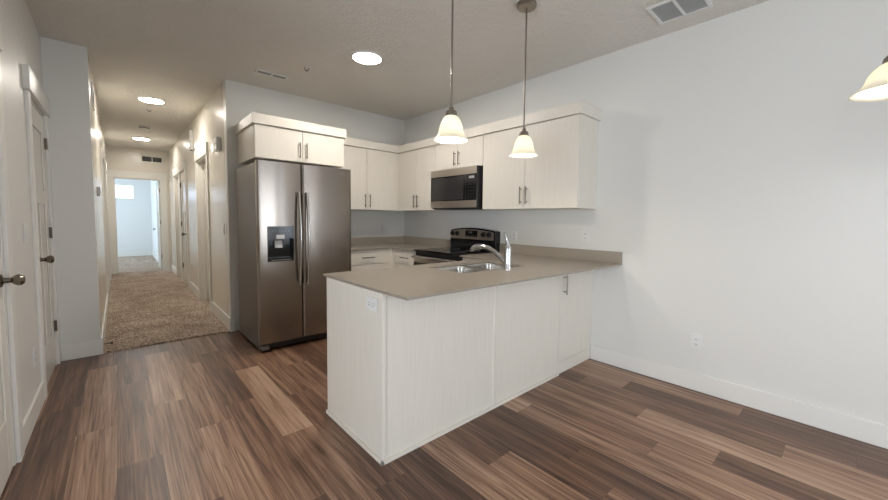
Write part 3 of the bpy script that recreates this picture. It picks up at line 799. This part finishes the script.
# ------------------------------------------------------------------ faucet
FXC, FY = -1.10, -2.925
fa = thing('faucet', 'chrome single lever faucet standing behind the sink on the peninsula', 'faucet', (FXC, FY, CT))
MB().lathe((FXC, FY, CT), [(0, 0.0), (0.030, 0.0), (0.030, 0.006), (0.0265, 0.012), (0.0255, 0.10), (0.0255, 0.150), (0.023, 0.168), (0.016, 0.182), (0, 0.185)], n=28).build('body', CHROME, fa, smooth=True)
pts = [(FXC, FY + 0.012, CT + 0.050), (FXC, -2.88, CT + 0.066), (FXC, -2.84, CT + 0.096), (FXC, -2.79, CT + 0.127), (FXC, -2.735, CT + 0.148), (FXC, -2.68, CT + 0.157), (FXC, -2.635, CT + 0.154)]
MB().tube(pts, [0.014, 0.0155, 0.016, 0.016, 0.0165, 0.018, 0.020], 16).build('spout', CHROME, fa, smooth=True)
MB().tube([(FXC, -2.640, CT + 0.155), (FXC, -2.605, CT + 0.150), (FXC, -2.570, CT + 0.136), (FXC, -2.552, CT + 0.122)], [0.021, 0.024, 0.0235, 0.019], 18).build('spray_head', CHROME, fa, smooth=True)
MB().tube([(FXC, FY, CT + 0.178), (FXC, FY + 0.003, CT + 0.205), (FXC - 0.003, FY + 0.010, CT + 0.232), (FXC - 0.005, FY + 0.020, CT + 0.258), (FXC - 0.005, FY + 0.028, CT + 0.276)], [0.017, 0.0135, 0.011, 0.0135, 0.010], 12).build('lever', CHROME, fa, smooth=True)

# ------------------------------------------------------------------ refrigerator
fx0, fx1, fs = -2.273, -1.352, -1.874
fr = thing('refrigerator', 'stainless steel side by side refrigerator with ice dispenser', 'refrigerator', (-1.81, -0.55, 0))
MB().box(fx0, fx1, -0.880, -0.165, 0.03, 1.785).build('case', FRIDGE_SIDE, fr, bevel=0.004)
MB().box(fx0 + 0.02, fx1 - 0.02, -0.925, -0.882, 0.028, 0.078).build('kick_grille', BLACKM, fr, bevel=0.003)
for x in (fx0 + 0.045, fx1 - 0.045):
    MB().box(x - 0.04, x + 0.04, -0.952, -0.882, 0.022, 0.070).build('foot_cover', FRIDGE_SIDE, fr, bevel=0.012)
    MB().lathe((x, -0.90, 0), [(0, 0), (0.02, 0), (0.02, 0.012), (0.008, 0.014), (0.008, 0.03), (0, 0.03)], n=14).build('leveling_foot', BLACKM, fr)
    MB().lathe((x, -0.25, 0), [(0, 0), (0.02, 0), (0.02, 0.03), (0, 0.03)], n=14).build('leveling_foot', BLACKM, fr)
dzl, dzu = 0.086, 1.800
ox0, ox1, oz0, oz1 = -2.196, -1.960, 0.862, 1.196
# left door built round the dispenser recess
def door_outline(xa, xb, ca, cb, n=14):
    """footprint of a door slice xa..xb; the front bulges between the door edges ca and cb"""
    pts = [(xa, -0.886)]
    for i in range(n + 1):
        x = xa + (xb - xa) * i / n; q = (x - ca) / (cb - ca)
        e = min(q, 1 - q) * (cb - ca)                     # distance to the nearer door edge
        rnd = 0.0 if e > 0.012 else 0.010 * (1 - math.sqrt(max(0.0, 1 - (1 - e / 0.012) ** 2)))
        pts.append((x, -0.953 - 0.009 * (1 - (2 * q - 1) ** 2) + rnd))
    pts.append((xb, -0.886))
    return pts
dl = MB(); ea, eb = fx0, fs - 0.003
dl.prism(door_outline(ea, eb, ea, eb, 40), 'z', dzl, oz0).prism(door_outline(ea, eb, ea, eb, 40), 'z', oz1, dzu)
dl.prism(door_outline(ea, ox0, ea, eb), 'z', oz0, oz1).prism(door_outline(ox1, eb, ea, eb), 'z', oz0, oz1)
dl.box(ox0, ox1, -0.905, -0.886, oz0, oz1)
dl = dl.build('door', STEEL, fr, smooth=True)
dr = MB().prism(door_outline(fs + 0.003, fx1, fs + 0.003, fx1, 40), 'z', dzl, dzu).build('door', STEEL, fr, smooth=True)
def long_handle(x, parent):
    y = -0.955; z0, z1 = 0.62, 1.525
    pts = []
    for i in range(15):
        q = i / 14; z = z0 + (z1 - z0) * q
        pts.append((x, y - 0.030 - 0.034 * math.sin(math.pi * q), z))
    m = MB().tube(pts, 0.016, 14, flat=0.75)
    m.box(x - 0.010, x + 0.010, y - 0.034, y, z0 + 0.002, z0 + 0.035).box(x - 0.010, x + 0.010, y - 0.034, y, z1 - 0.035, z1 - 0.002)
    return sub(m, 'handle', HANDLE, parent, smooth=True)
long_handle(fs - 0.038, dl); long_handle(fs + 0.038, dr)
MB().box(fx0 + 0.02, fx0 + 0.10, -0.93, -0.80, 1.786, 1.797).build('hinge_cover', FRIDGE_SIDE, fr, bevel=0.003)
# dispenser: frame, cavity, control panel, two paddles, tray
dp = MB(); w = 0.006
dp.box(ox0, ox0 + w, -0.9655, -0.906, oz0, oz1).box(ox1 - w, ox1, -0.9655, -0.906, oz0, oz1).box(ox0 + w, ox1 - w, -0.9655, -0.906, oz0, oz0 + 0.035).box(ox0 + w, ox1 - w, -0.9655, -0.906, 1.08, oz1).box(ox0 + w, ox1 - w, -0.909, -0.9055, oz0, 1.08)
dsp = dp.build('water_dispenser', BLACK, fr)
for i in range(6):
    x = ox0 + 0.045 + i * 0.029; sub(MB().box(x - 0.004, x + 0.004, -0.9662, -0.9655, 1.150, 1.154), 'button_mark', ICON, dsp)
for i in range(3):
    x = ox0 + 0.06 + i * 0.05; sub(MB().box(x - 0.002, x + 0.002, -0.9662, -0.9655, 1.168, 1.172), 'button_mark', ICON, dsp)
sub(MB().prism([(-0.935, 1.075), (-0.918, 1.075), (-0.912, 1.115), (-0.966, 1.115), (-0.968, 1.110), (-0.968, 1.078)], 'x', ox0 + 0.075, ox0 + 0.150), 'spout_cover', PADGREY, dsp)
sub(MB().prism([(-0.952, 0.992), (-0.914, 1.000), (-0.911, 1.058), (-0.934, 1.058)], 'x', ox0 + 0.070, ox0 + 0.135), 'paddle', PADGREY, dsp)
sub(MB().box(ox0 + 0.03, ox1 - 0.03, -0.9665, -0.9655, 0.874, 0.879), 'tray_edge', ICON, dsp)
# badge: small raised metal script and swoosh
bd = MB().tube([(-1.492 + 0.0, -0.9585, 1.752), (-1.478, -0.959, 1.762), (-1.458, -0.9585, 1.764), (-1.440, -0.958, 1.758)], 0.0016, 6)
sub(bd, 'badge_swoosh', HANDLE, dr)
def text_mesh(body, size, depth=0.0006):
    cu = bpy.data.curves.new('lettering', 'FONT'); cu.body = body; cu.size = size; cu.extrude = depth; cu.align_x = 'CENTER'; cu.align_y = 'CENTER'
    o = bpy.data.objects.new('lettering', cu); COL.objects.link(o)
    bpy.context.view_layer.update()
    me = bpy.data.meshes.new_from_object(o.evaluated_get(bpy.context.evaluated_depsgraph_get()))
    COL.objects.unlink(o); bpy.data.objects.remove(o)
    return me
def lettering(body, size, loc, rz, m, parent, name='lettering'):
    me = text_mesh(body, size); me.materials.append(m)
    me.transform(Matrix.Translation(loc) @ Matrix.Rotation(rz, 4, 'Z') @ Matrix.Rotation(R90, 4, 'X'))
    if parent.name in OFFS:
        o = OFFS[parent.name]; me.transform(Matrix.Translation((-o[0], -o[1], -o[2])))
    elif parent.get('_o') is not None:
        o = parent['_o']; me.transform(Matrix.Translation((-o[0], -o[1], -o[2])))
    ob = bpy.data.objects.new(name, me); COL.objects.link(ob); ob.parent = parent
    return ob
lettering('Whirlpool', 0.019, (-1.466, -0.9592, 1.745), 0, HANDLE, dr, 'badge_lettering')

# ------------------------------------------------------------------ range
ry0, ry1 = -1.915, -1.155
rg = thing('range', 'black and stainless steel electric range between the base cabinets', 'stove', (-0.35, (ry0 + ry1) / 2, 0))
MB().box(-0.640, -0.02, ry0, ry1, 0.02, 0.905).build('body', BLACKM, rg, bevel=0.003)
for x in (-0.6, -0.08):
    for y in (ry0 + 0.05, ry1 - 0.05):
        MB().lathe((x, y, 0), [(0, 0), (0.018, 0), (0.018, 0.02), (0, 0.02)], n=12).build('leveling_foot', BLACKM, rg)
MB().box(-0.665, -0.095, ry0 - 0.0, ry1 + 0.0, 0.906, 0.926).build('cooktop', GLASSB, rg, bevel=0.004)
for (x, y, r) in ((-0.50, ry0 + 0.20, 0.10), (-0.50, ry1 - 0.20, 0.08), (-0.24, ry0 + 0.20, 0.08), (-0.24, ry1 - 0.20, 0.10)):
    MB().lathe((x, y, 0.926), [(r, 0.0001), (r, 0.0005), (r - 0.003, 0.0005), (r - 0.003, 0.0001)], n=36, closed=True).build('burner_ring', ICON, rg)
od = MB().box(-0.672, -0.642, ry0 + 0.004, ry1 - 0.004, 0.24, 0.86).build('oven_door', BLACK, rg, bevel=0.004)
sub(MB().box(-0.674, -0.672, ry0 + 0.004, ry1 - 0.004, 0.78, 0.858), 'door_top_band', STEEL_H, od)
hm = MB().tube([(-0.712, ry0 + 0.03, 0.845), (-0.712, ry1 - 0.03, 0.845)], 0.013, 12)
for y in (ry0 + 0.06, ry1 - 0.06): hm.tube([(-0.672, y, 0.835), (-0.712, y, 0.845)], 0.010, 10)
sub(hm, 'oven_handle', HANDLE, od, smooth=True)
MB().box(-0.668, -0.642, ry0 + 0.004, ry1 - 0.004, 0.05, 0.225).build('storage_drawer', STEEL_H, rg, bevel=0.004)
# backguard with arched top
n = 14; arch = [(ry0, 0.906), (ry1, 0.906), (ry1, 1.148)]
for i in range(1, n):
    q = i / n; y = ry1 + (ry0 - ry1) * q; arch.append((y, 1.150 + 0.032 * math.sin(math.pi * q) ** 0.75))
arch.append((ry0, 1.148))
MB().prism(arch, 'x', -0.09, -0.003).build('backguard', BLACK, rg, bevel=0.003)
ins = 0.022
face = [(ry0 + ins, 1.045), (ry1 - 0.004, 1.045), (ry1 - 0.004, 1.134)]
for i in range(1, n):
    q = i / n; y = ry1 - 0.004 + (ry0 + ins - ry1 + 0.004) * q; face.append((y, 1.135 + 0.030 * math.sin(math.pi * q) ** 0.75))
face.append((ry0 + ins, 1.134))
fp = MB().prism(face, 'x', -0.094, -0.089).build('control_panel', STEEL_H, rg)
sub(MB().box(-0.0955, -0.094, -1.635, -1.435, 1.078, 1.150), 'clock_display', GLASSB, fp)
mk = MB()
for i in range(5): mk.box(-0.0960, -0.0955, -1.615 + i * 0.035, -1.600 + i * 0.035, 1.090, 1.094)
for i in range(3): mk.box(-0.0960, -0.0955, -1.55 + i * 0.022, -1.538 + i * 0.022, 1.118, 1.135)
sub(mk, 'display_marks', ICON, fp)
for y in (-1.205, -1.290, -1.735, -1.825):
    k = MB().lathe((-0.094, y, 1.108), [(0, 0), (0.031, 0), (0.031, -0.004), (0.024, -0.008), (0.022, -0.026), (0, -0.028)], axis='x', n=22)
    k.box(-0.127, -0.118, y - 0.005, y + 0.005, 1.088, 1.128)
    sub(k, 'knob', BLACKM, fp, smooth=True)

# ------------------------------------------------------------------ microwave
my0, my1, mz0, mz1, mxf = -1.918, -1.146, 1.405, 1.857, -0.410
mw = thing('microwave', 'stainless and black over the range microwave under the short cabinet', 'microwave', (-0.2, -1.53, mz0))
MB().box(mxf + 0.02, -0.001, my0, my1, mz0, mz1).build('case', BLACKM, mw, bevel=0.003)
fd = MB().box(mxf, mxf + 0.019, my0, my1, mz0 + 0.008, mz1).build('front', BLACK, mw, bevel=0.002)
sub(MB().box(mxf - 0.003, mxf, my0, my1, mz1 - 0.082, mz1 - 0.001), 'top_band', STEEL_H, fd)
sub(MB().box(mxf - 0.003, mxf, my0, my1, mz0 + 0.008, mz0 + 0.086), 'bottom_band', STEEL_H, fd)
sub(MB().box(mxf - 0.0012, mxf, my0 + 0.20, my1 - 0.03, mz0 + 0.10, mz1 - 0.105), 'door_window', WINDOWB, fd)
sub(MB().box(mxf - 0.003, mxf, my0 + 0.168, my0 + 0.171, mz0 + 0.088, mz1 - 0.084), 'door_gap', SLOT, fd)
kp = MB()
for r_ in range(5):
    for c_ in range(3): y = my0 + 0.04 + c_ * 0.04; z = mz0 + 0.115 + r_ * 0.035; kp.box(mxf - 0.001, mxf, y - 0.008, y + 0.008, z, z + 0.004)
sub(kp, 'keypad_marks', SLOT, fd)
sub(MB().box(mxf - 0.001, mxf, my0 + 0.035, my0 + 0.115, mz1 - 0.13, mz1 - 0.105), 'clock_digits', ICON, fd)
sub(MB().box(mxf - 0.0045, mxf - 0.003, my0 + 0.005, my0 + 0.165, mz0 + 0.014, mz0 + 0.082), 'open_button', STEEL_H, fd)
MB().box(mxf + 0.03, -0.03, my0 + 0.03, my1 - 0.03, mz0 - 0.008, mz0).build('vent_grille', BLACKM, mw, bevel=0.002)

# ------------------------------------------------------------------ pendants
def bell(c, R, hgt, nr, th=0.0035, n=40):
    prof = []
    for i in range(13):
        q = i / 12                                    # 0 top .. 1 rim
        r = nr + (R * 0.69 - nr) * math.sin(min(q / 0.62, 1) * math.pi / 2) ** 0.75
        if q > 0.5: r += (R - R * 0.69) * ((q - 0.5) / 0.5) ** 2.0
        prof.append((r, -hgt * q))
    inner = [(r - th, h) for r, h in reversed(prof)]
    return MB().lathe(c, prof + inner, n=n, closed=True)
def pendant_parts():
    t = thing('pendant_light', 'x', 'pendant light', local=True, group='bell shaded pendants over the peninsula')
    zc = H
    MB().lathe((0, 0, H), [(0, -0.0003), (0.066, -0.0003), (0.066, -0.020), (0.060, -0.027), (0, -0.028)], n=36).build('canopy', NICKEL, t, smooth=True)
    MB().tube([(0, 0, H - 0.026), (0, 0, 1.905)], 0.0055, 12).build('stem', NICKEL, t, smooth=True)
    MB().lathe((0, 0, 1.87), [(0, 0.048), (0.012, 0.047), (0.016, 0.030), (0.030, 0.024), (0.034, 0.006), (0.034, -0.004), (0.0, -0.006)], n=28).build('socket_cap', NICKEL, t, smooth=True)
    sh = bell((0, 0, 1.868), 0.098, 0.136, 0.031).build('glass_shade', SHADE, t, smooth=True)
    b = MB().lathe((0, 0, 1.80), [(0, -0.038), (0.015, -0.034), (0.027, -0.018), (0.030, 0.0), (0.025, 0.020), (0.014, 0.036), (0.012, 0.060), (0, 0.060)], n=20)
    b.build('bulb', BULB, t, smooth=True)
    l = bpy.data.lights.new('pendant_bulb_light', 'POINT'); l.energy = 24.0; l.color = (1.0, 0.90, 0.76); l.shadow_soft_size = 0.034
    lo = bpy.data.objects.new('bulb_light', l); COL.objects.link(lo); lo.parent = t; lo.location = (0, 0, 1.785)
    return t
p = pendant_parts()
p['label'] = 'left of the two nickel pendants with glowing bell glass shade'
place(p, (-1.800, -3.065, 0))
dup(p, (-1.120, -3.060, 0), 0, 'right of the two nickel pendants, its round canopy in view')

# ------------------------------------------------------------------ chandelier at the right edge
A = Vector((-1.626, -4.713, 0)); zr = 1.650
chx, chy = A.x + 0.735 * 0.27, A.y - 0.678 * 0.27
cl = thing('chandelier', 'hanging dining light with frosted bell shade at the right edge', 'chandelier', (chx, chy, H))
MB().lathe((chx, chy, H), [(0, -0.0003), (0.068, -0.0003), (0.066, -0.022), (0.055, -0.03), (0, -0.032)], n=32).build('canopy', NICKEL, cl, smooth=True)
MB().tube([(chx, chy, H - 0.03), (chx, chy, zr + 0.20)], 0.007, 12).build('stem', NICKEL, cl, smooth=True)
MB().lathe((chx, chy, zr + 0.06), [(0, -0.01), (0.012, 0.0), (0.026, 0.03), (0.032, 0.07), (0.024, 0.11), (0.012, 0.15), (0, 0.155)], n=24).build('hub', NICKEL, cl, smooth=True)
a0 = math.atan2(A.y - chy, A.x - chx); rad = math.hypot(A.x - chx, A.y - chy)
for i in range(3):
    a = a0 - i * 2 * math.pi / 3; dx, dy = math.cos(a), math.sin(a)
    pts = []
    for q in range(9):
        s = q / 8; rr_ = 0.02 + (rad - 0.02) * s
        pts.append((chx + dx * rr_, chy + dy * rr_, zr + 0.10 + 0.06 * math.sin(math.pi * s) + 0.015 * s))
    MB().tube(pts, 0.006, 10).build('arm', NICKEL, cl, smooth=True)
    cx, cy = chx + dx * rad, chy + dy * rad
    MB().lathe((cx, cy, zr + 0.080), [(0, 0.034), (0.02, 0.032), (0.036, 0.012), (0.038, -0.004), (0, -0.006)], n=24).build('socket_cap', NICKEL, cl, smooth=True)
    bell((cx, cy, zr + 0.080), 0.098, 0.080, 0.032).build('glass_shade', SHADE, cl, smooth=True)
    MB().lathe((cx, cy, zr + 0.035), [(0, -0.030), (0.02, -0.024), (0.030, 0.0), (0.024, 0.02), (0.012, 0.03), (0.012, 0.046), (0, 0.046)], n=18).build('bulb', BULB, cl, smooth=True)
    l = bpy.data.lights.new('chandelier_bulb_light', 'POINT'); l.energy = 7.0; l.color = (1.0, 0.90, 0.78); l.shadow_soft_size = 0.034
    lo = bpy.data.objects.new('bulb_light', l); COL.objects.link(lo); lo.parent = cl; lo.location = (cx - chx, cy - chy, zr + 0.03 - H)

for o in bpy.data.objects:
    if '_o' in o.keys(): del o['_o']
